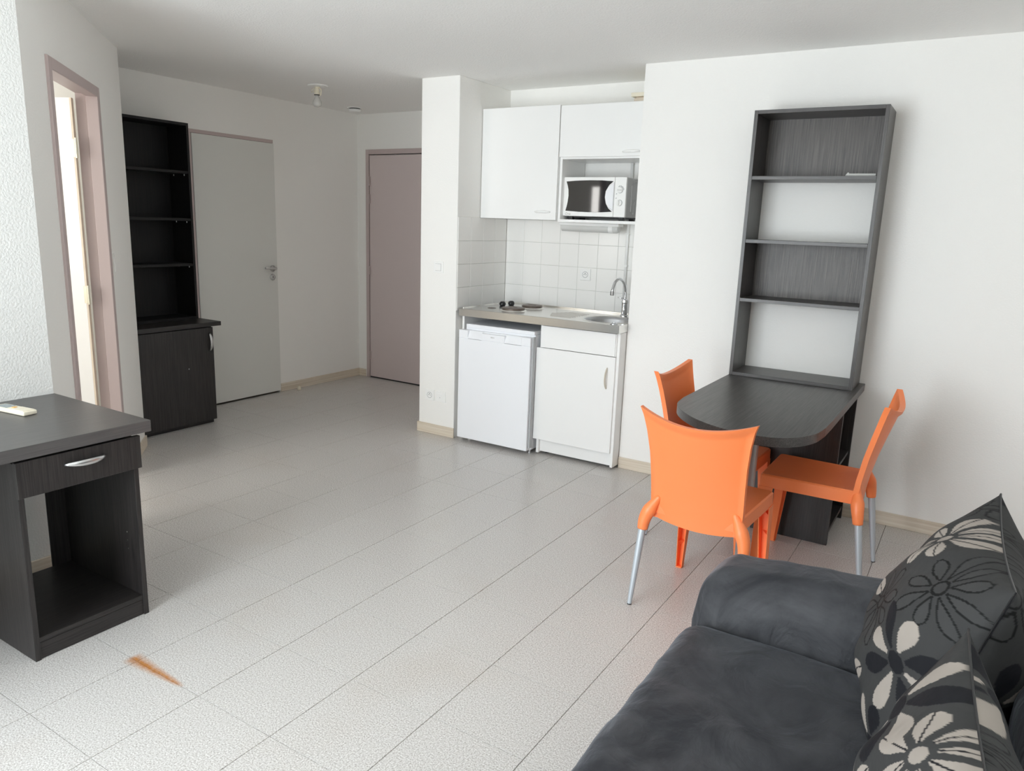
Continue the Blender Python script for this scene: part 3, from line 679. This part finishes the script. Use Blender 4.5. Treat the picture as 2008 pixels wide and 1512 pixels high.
# ------------------------------------------------------------------ orange chairs (local: x right, y forward)
def lerp(a, b, t): return a+(b-a)*t
def prof_y(z):   # depth of the back along its height
    K = [(.355,-.190),(.42,-.192),(.50,-.200),(.60,-.216),(.70,-.238),(.80,-.262),(.84,-.273)]
    for (z0,y0),(z1,y1) in zip(K, K[1:]):
        if z <= z1: return lerp(y0, y1, max(0,(z-z0)/(z1-z0)))
    return K[-1][1]
def prof_w(z):
    K = [(.355,.160),(.39,.176),(.45,.184),(.55,.186),(.65,.190),(.74,.200),(.80,.212),(.84,.226)]
    for (z0,y0),(z1,y1) in zip(K, K[1:]):
        if z <= z1: return lerp(y0, y1, max(0,(z-z0)/(z1-z0)))
    return K[-1][1]
def chair_back():
    nu, nv = 28, 30; front = []; rear = []
    for j in range(nv+1):
        v = j/nv
        for i in range(nu+1):
            u = -1+2*i/nu
            zb = .372-.016*(1-u*u); ztop = .790+.045*abs(u)**2.0
            z = lerp(zb, ztop, v)
            ze = lerp(.372, .835, v)
            x = u*prof_w(ze); y = prof_y(ze) - .034*(1-u*u)*(.45+.55*v)
            edge = max(0, (abs(u)-.93)/.07, (v-.965)/.035)
            th = .0045 + (.0095 if edge > .02 else 0)
            front.append((x, y+th*.6, z)); rear.append((x, y-th, z))
    n = nu+1; N = n*(nv+1); F = []
    for j in range(nv):
        for i in range(nu):
            a = j*n+i; F.append((a,a+1,a+n+1,a+n)); F.append((N+a,N+a+n,N+a+n+1,N+a+1))
    rim = [i for i in range(n)]+[j*n+nu for j in range(1,nv+1)]+[nv*n+i for i in range(nu-1,-1,-1)]+[j*n for j in range(nv-1,0,-1)]
    for k in range(len(rim)): a, b_ = rim[k], rim[(k+1)%len(rim)]; F.append((a, b_, N+b_, N+a))
    return B().add(front+rear, F)
def chair_seat():
    b = B(); zt0 = .450; sk = .058
    def ring(z, inset):  # seat outline, rear to front
        w0, w1, y0, y1 = .182-inset, .192-inset, -.205+inset, .198-inset
        P = []; r = .014
        for (cx, cy, a0) in ((w1-r, y1-r, 0), (-(w1-r), y1-r, 90), (-(w0-r), y0+r, 180), (w0-r, y0+r, 270)):
            for k in range(5):
                a = math.radians(a0+90*k/4); P.append((cx+r*math.cos(a), cy+r*math.sin(a), z))
        return P
    rings = [ring(zt0-sk, .0), ring(zt0-.006, .0015), ring(zt0, .007)]
    n = len(rings[0]); vs = [p for R_ in rings for p in R_]
    fs = [(i*n+k, i*n+(k+1)%n, (i+1)*n+(k+1)%n, (i+1)*n+k) for i in range(2) for k in range(n)]
    # slightly dished top
    inner = [(p[0]*.6, p[1]*.6, zt0-.005) for p in rings[2]]; m0 = len(vs); vs += inner
    fs += [(2*n+k, 2*n+(k+1)%n, m0+(k+1)%n, m0+k) for k in range(n)]; fs.append(tuple(range(m0, m0+n)))
    # inner skirt so the seat is a hollow tray from below
    c = len(vs); vs += [(p[0]*.965, p[1]*.965, zt0-sk) for p in rings[0]]; d = len(vs); vs += [(p[0]*.965, p[1]*.965, zt0-.010) for p in rings[0]]
    fs += [(k, (k+1)%n, c+(k+1)%n, c+k) for k in range(n)] + [(c+k, c+(k+1)%n, d+(k+1)%n, d+k) for k in range(n)]; fs.append(tuple(range(d, d+n)))
    return b.add(vs, fs)
def front_leg(s):
    b = B(); zt0 = .395; t = .004
    # outer corner line, side flange depth and front plate width taper downwards
    def P(z):
        k = z/zt0; return (.194*s+(1-k)*.003*s, .197+(1-k)*.006, lerp(.030,.062,k), lerp(.026,.050,k))
    (x0,y0,d0,w0),(x1,y1,d1,w1) = P(0), P(zt0)
    b.hexa([(x0,y0-t,0),(x0-s*w0,y0-t,0),(x0-s*w0,y0,0),(x0,y0,0),(x1,y1-t,zt0),(x1-s*w1,y1-t,zt0),(x1-s*w1,y1,zt0),(x1,y1,zt0)])
    b.hexa([(x0-s*t,y0-d0,0),(x0,y0-d0,0),(x0,y0-t,0),(x0-s*t,y0-t,0),(x1-s*t,y1-d1,zt0),(x1,y1-d1,zt0),(x1,y1-t,zt0),(x1-s*t,y1-t,zt0)])
    b.hexa([(x0-s*w0,y0-d0*.8,0),(x0-s*(w0-t),y0-d0*.8,0),(x0-s*(w0-t),y0-t,0),(x0-s*w0,y0-t,0),(x1-s*w1,y1-d1*.8,zt0),(x1-s*(w1-t),y1-d1*.8,zt0),(x1-s*(w1-t),y1-t,zt0),(x1-s*w1,y1-t,zt0)])
    b.box(min(x0,x0-s*w0), max(x0,x0-s*w0), y0-d0, y0, 0, .006)
    return b
def leg_rib(s, z):
    k = z/.395; x = .194*s+(1-k)*.003*s; y = .197+(1-k)*.006; d = lerp(.030,.062,k); w = lerp(.026,.050,k)
    return B().add([(x-s*.004,y-.004,z),(x-s*.004,y-d*.9,z),(x-s*w*.9,y-.004,z+.004),(x-s*.004,y-.004,z-.030),(x-s*.004,y-d*.5,z-.006),(x-s*w*.6,y-.004,z-.006)],
                   [(0,2,1),(0,1,4,3),(0,3,5,2),(1,2,5,4),(3,4,5)])
def rear_leg(s):
    return B().tube([(s*.2035,-.2220,.345),(s*.2042,-.2248,.325),(s*.2084,-.2394,.22),(s*.2127,-.2547,.11),(s*.217,-.2695,.004)], [.0155,.0155,.0142,.0120,.0095], 18)
def leg_socket(s):
    return B().tube(bez([(s*.150,-.198,.462),(s*.168,-.203,.432),(s*.184,-.210,.402),(s*.197,-.215,.372),(s*.2028,-.220,.345),(s*.2045,-.2235,.318)],5),
                    [lerp(.012,.027,min(1,k/10)) if k < 12 else lerp(.027,.0205,(k-12)/13) for k in range(26)], 16)
def make_chair(label, x, y, rz):
    t = thing('dining_chair', label, 'chair', (x, y, 0), rz, 'orange chairs round the dining table')
    kw = dict(local=True)
    o = obj('backrest', chair_back(), M['orange'], t, **kw); smooth_angle(o, 50)
    o = obj('seat', chair_seat(), M['orange'], t, **kw); smooth_angle(o, 35)
    for s in (-1, 1):
        fl_ = obj('leg', front_leg(s), M['orange'], t, bev=.0012, **kw)
        for z in (.36, .27, .13): obj('rib', leg_rib(s, z), M['orange'], fl_, local=True)
        rl = obj('leg', rear_leg(s), M['alu'], t, label='silver tapered aluminium leg', **kw); smooth_angle(rl, 40)
        obj('leg_socket', leg_socket(s), M['orange'], t, smooth=True, **kw)
        obj('foot_cap', B().lathe([(.0092,0),(.0092,.008)], (s*.217,-.2695,0), n=14), M['black'], rl, local=True)
    return t
def dup(root, label, x, y, rz):
    r = root.copy(); COL.objects.link(r); r.location = (x,y,0); r.rotation_euler = (0,0,rz); r['label'] = label
    for ch in list(root.children):
        c = ch.copy(); COL.objects.link(c); c.parent = r
        for g in ch.children: d = g.copy(); COL.objects.link(d); d.parent = c
    return r
ch = make_chair('orange plastic chair with its back to the camera at the rounded table end', 1.445, .942, -.036)
bpy.context.view_layer.update()
dup(ch, 'orange plastic chair on the kitchen side, half hidden behind the table', 1.274, 1.595, -1.604)
dup(ch, 'orange plastic chair seen in profile at the right side of the table', 1.731, 1.525, 1.566)

# ------------------------------------------------------------------ sofa
def rbox(x0,x1,y0,y1,z0,z1,r,n=(20,20,10),disp=None):
    """rounded box as a displaced subdivided cube"""
    bm = bmesh.new(); V = {}; F = []
    c = Vector(((x0+x1)/2,(y0+y1)/2,(z0+z1)/2)); h = Vector(((x1-x0)/2,(y1-y0)/2,(z1-z0)/2))
    def ax(k, i):   # denser spacing near the rounded borders
        t = i/n[k]; rr = min(r/h[k]/2, .49); q = .22
        if t < q: return -1+2*rr*(t/q)
        if t > 1-q: return 1-2*rr*((1-t)/q)
        return lerp(-1+2*rr, 1-2*rr, (t-q)/(1-2*q))
    def vert(i,j,k):
        key = (i,j,k)
        if key not in V:
            p = Vector((ax(0,i)*h.x, ax(1,j)*h.y, ax(2,k)*h.z))
            q = Vector([max(-(h[a]-r), min(h[a]-r, p[a])) for a in range(3)])
            d = p-q; p = q+d.normalized()*r if d.length > 1e-9 else p
            nn = d.normalized() if d.length > 1e-9 else Vector((0,0,1))
            p += c
            if disp: p = disp(p, nn)
            V[key] = bm.verts.new(p)
        return V[key]
    for i in range(n[0]):
        for j in range(n[1]):
            bm.faces.new([vert(i,j,n[2]),vert(i+1,j,n[2]),vert(i+1,j+1,n[2]),vert(i,j+1,n[2])]); bm.faces.new([vert(i,j,0),vert(i,j+1,0),vert(i+1,j+1,0),vert(i+1,j,0)])
    for i in range(n[0]):
        for k in range(n[2]):
            bm.faces.new([vert(i,0,k),vert(i+1,0,k),vert(i+1,0,k+1),vert(i,0,k+1)]); bm.faces.new([vert(i,n[1],k),vert(i,n[1],k+1),vert(i+1,n[1],k+1),vert(i+1,n[1],k)])
    for j in range(n[1]):
        for k in range(n[2]):
            bm.faces.new([vert(0,j,k),vert(0,j,k+1),vert(0,j+1,k+1),vert(0,j+1,k)]); bm.faces.new([vert(n[0],j,k),vert(n[0],j+1,k),vert(n[0],j+1,k+1),vert(n[0],j,k+1)])
    bm.verts.index_update()
    g = B(); g.v = [tuple(v.co) for v in bm.verts]; g.f = [tuple(v.index for v in f.verts) for f in bm.faces]; bm.free()
    return g
sf = thing('sofa', 'charcoal velour sofa along the right wall, lower right corner', 'sofa', (2.15, -.85, 0))
def seat_disp(p, nn):
    q = Vector((p.x*5, p.y*11, 0)); w = noise.noise(q)*.004 + noise.noise(Vector((p.x*14+3, p.y*30, 1)))*.0025
    # long soft folds running across the seat
    w += .004*math.sin(p.y*26+2.2*math.sin(p.x*4))*max(0, min(1,(p.x-1.72)*6))*max(0,min(1,(2.35-p.x)*4))
    p = p + nn*w
    if nn.z > .3: p.z -= .010*math.exp(-((p.y+.060)/.04)**2)
    p.x += .004*math.sin(p.y*2.1)
    return p
obj('seat_cushion', rbox(1.676, 2.42, -1.52, -.028, .20, .444, .068, (46,110,10), seat_disp), M['velour'], sf, smooth=True)
obj('base', rbox(1.735, 2.56, -1.72, .17, .05, .24, .03, (10,24,6)), M['velour'], sf, smooth=True)
def arm_disp(sgn):
    def f(p, nn):
        slope = max(0, (p.x-1.70))*.075
        if p.z > .3: p.z += slope*(p.z-.3)/.25 - .02
        low = math.exp(-max(0, p.z-.40)/.05)
        g = (.009*noise.noise(Vector((p.x*42, p.z*4, 2)))+.006*noise.noise(Vector((p.x*90, p.z*6, 5))))*low + .005*noise.noise(p*6) + .003*noise.noise(Vector((p.x*22, p.y*9, p.z*9)))
        # inner side leans outwards towards the top, gathered seam at the seat
        if nn.y*sgn < .6: p.y += sgn*(.030*max(0, min(1,(p.z-.40)/.20))**1.0)*max(0, min(1, (.6-nn.y*sgn)/1.2))
        if nn.x < 0: p.x += .022*max(0, min(1,(p.z-.40)/.18))*(-nn.x)
        return p + nn*g
    return f
obj('armrest', rbox(1.672, 2.56, -.055, .215, .08, .588, .098, (90,32,32), arm_disp(1)), M['velour'], sf, smooth=True)
obj('armrest', rbox(1.700, 2.56, -1.80, -1.515, .08, .585, .115, (30,14,14), arm_disp(-1)), M['velour'], sf, smooth=True)
obj('back_cushion', rbox(2.415, 2.590, -1.52, .03, .20, .735, .07, (14,50,20), lambda p, nn: p+nn*.008*noise.noise(p*6)), M['velour'], sf, smooth=True)
for x, y in ((1.78,.12),(2.52,.12),(1.78,-1.68),(2.52,-1.68)):
    obj('foot', B().lathe([(.022,0),(.026,.05)], (x,y,0), n=14), M['black'], sf)

# ------------------------------------------------------------------ floral cushions
BASE, LIGHT, DARK, LINE = np.array((.036,.036,.036)), np.array((.30,.265,.235)), np.array((.0085,.0085,.011)), np.array((.005,.005,.005))
def pattern(X, Y, flowers, rng):
    C_ = np.tile(BASE, (X.size, 1)); X = X.ravel(); Y = Y.ravel()
    for (fx, fy, R_, kind, ph, npet) in flowers:  # petals fan out from each centre
        dx, dy = X-fx, Y-fy; r = np.hypot(dx, dy)/R_; sel = r < 1.15
        th = np.arctan2(dy, dx)+ph
        k = np.floor((th/(2*np.pi)*npet) % npet).astype(int)
        loc = ((th/(2*np.pi)*npet) % 1)-.5          # -.5...5 inside the petal's sector
        lat = np.abs(loc)*2*np.pi/npet*r             # lateral distance / R
        reach = .90+.12*np.sin(k*2.3+ph*3)
        t = np.clip((r-.20)/(reach-.20), 0, 1)
        half = (.030+.135*np.sin(np.pi*np.clip(t,0,1)**1.35*.86)**.9)*(8/npet)**.8
        half = np.where((r > .20) & (r < reach), half*np.sqrt(np.clip(1-np.clip((t-.82)/.18,0,1)**2, 0, 1)), 0)
        inside = (lat < half) & sel
        rim = inside & (lat > half-.040) | ((np.abs(r-reach) < .02) & (lat < .06) & sel)
        if kind == 'alt':
            C_[inside & (k % 2 == 0)] = LIGHT; C_[inside & (k % 2 == 1)] = DARK; C_[(r < .17) & sel] = DARK
        elif kind == 'light':
            C_[inside] = LIGHT; vein = inside & (lat < .012); C_[vein] = DARK; C_[(r < .12) & sel] = LIGHT*.9
        elif kind == 'dark':
            C_[inside] = DARK; C_[(r < .15) & sel] = BASE
        else:
            C_[inside] = BASE*1.15; C_[rim] = LINE; C_[(np.abs(r-.15) < .028) & sel] = LINE
    return C_
def flower_set(seed, half, extra=()):
    rng = random.Random(seed); F = list(extra); kinds = ['alt','light','line','alt','line','light','dark']
    tries = 0
    while len(F) < 26 and tries < 4000:
        tries += 1
        x, y = rng.uniform(-half,half), rng.uniform(-half,half); R_ = rng.choice((.12,.105,.09,.075)) if tries < 1500 else .055
        if all(math.hypot(x-f[0], y-f[1]) > (R_+f[2])*.86 for f in F):
            F.append((x, y, R_, kinds[len(F) % 7], rng.uniform(0,6), rng.choice((8,8,10,9))))
    order = {'line':0,'dark':1,'light':2,'alt':3}
    return sorted(F, key=lambda f: order[f[3]])
def cushion(name, label, centre, half, thick, rot, seed, extra=(), res=230):
    t = thing(name, label, 'cushion', centre, 0, 'floral cushions on the sofa')
    R_ = rot
    n = res; u = np.linspace(-1,1,n); U, V_ = np.meshgrid(u, u)
    sx = half*(1-.07*(1-V_**2)); sy = half*(1-.07*(1-U**2))
    X, Y = U*sx, V_*sy
    e = np.clip((1-U**2), 0, 1)**.55*np.clip((1-V_**2), 0, 1)**.55
    rng = np.random.RandomState(seed)
    wr = sum(a*np.sin(fx*U*3+fy*V_*3+p) for a, fx, fy, p in zip((.006,.004,.003), (1.3,2.9,-3.7), (2.1,-1.7,3.3), rng.rand(3)*6))
    pts, cols, faces = [], [], []
    for side in (1, -1):
        Z = side*(thick*e + wr*e)
        P = np.stack([X.ravel(), Y.ravel(), Z.ravel()], 1)
        pts.append(P); cols.append(pattern(X, Y, flower_set(seed*10+side, half, extra if side == 1 else ()), rng))
        idx = np.arange(n*n).reshape(n, n) + (0 if side == 1 else n*n)
        q = np.stack([idx[:-1,:-1], idx[:-1,1:], idx[1:,1:], idx[1:,:-1]], -1).reshape(-1,4)
        faces.append(q if side == 1 else q[:, ::-1])
    P = np.concatenate(pts); Cc = np.concatenate(cols); Fq = np.concatenate(faces)
    Rm = np.array(R_.to_3x3()); P = P @ Rm.T
    me = bpy.data.meshes.new('cover'); me.vertices.add(len(P)); me.vertices.foreach_set('co', P.astype(np.float32).ravel())
    me.loops.add(Fq.size); me.loops.foreach_set('vertex_index', Fq.astype(np.int32).ravel())
    me.polygons.add(len(Fq)); me.polygons.foreach_set('loop_start', np.arange(0, Fq.size, 4, dtype=np.int32))
    me.polygons.foreach_set('use_smooth', np.ones(len(Fq), dtype=bool))
    me.update(calc_edges=True)
    ca = me.color_attributes.new('pattern', 'FLOAT_COLOR', 'POINT')
    ca.data.foreach_set('color', np.concatenate([Cc, np.ones((len(Cc),1))], 1).astype(np.float32).ravel())
    me.materials.append(M['floral'])
    o = bpy.data.objects.new('cover', me); COL.objects.link(o); o.parent = t
    # seam cord round the edge
    ring = []
    m_ = 40
    for a, b_ in (((-1,-1),(1,-1)),((1,-1),(1,1)),((1,1),(-1,1)),((-1,1),(-1,-1))):
        for k in range(m_):
            uu = lerp(a[0], b_[0], k/m_); vv = lerp(a[1], b_[1], k/m_)
            ring.append(R_ @ Vector((uu*half*(1-.07*(1-vv*vv)), vv*half*(1-.07*(1-uu*uu)), 0)))
    ring.append(ring[0]); obj('seam', B().tube(ring, .0022, 6, cap=False), M['black'], t, local=True)
    return t
def frame(normal, up, spin=0):
    """columns: cushion x, cushion y (up the cushion), cushion z (its front normal)"""
    z = Vector(normal).normalized(); y = Vector(up); y = (y-z*y.dot(z)).normalized(); x = y.cross(z)
    m = Matrix((x, y, z)).transposed()
    return (m @ Matrix.Rotation(math.radians(spin), 3, 'Z')).to_4x4()
cushion('cushion', 'black and taupe floral cushion leaning in the far corner of the sofa', (2.300, -.225, .660), .270, .158, frame((-1,-.04,.26), (0.1,.10,1), -7), 3, [(.19,.0,.115,'alt',.4,8),(.165,.175,.105,'line',.2,9),(-.03,.2,.10,'light',1.2,9),(-.13,.02,.115,'light',.3,8),(.03,.03,.10,'line',2.,8),(.20,-.19,.10,'alt',1.1,8),(.02,-.17,.11,'light',1.,9)])
cushion('cushion', 'black and taupe floral cushion nearest the camera, leaning on the other one', (2.310, -.790, .590), .250, .122, frame((-1,-.10,.12), (0.0,.02,1), -4), 5, [(-.125,.135,.135,'alt',.15,8),(.055,.19,.12,'light',.6,8),(-.20,-.06,.11,'line',.2,9),(-.02,-.03,.12,'light',2.,8),(.13,.02,.11,'alt',.5,8)])
print('tiles', n_tiles)
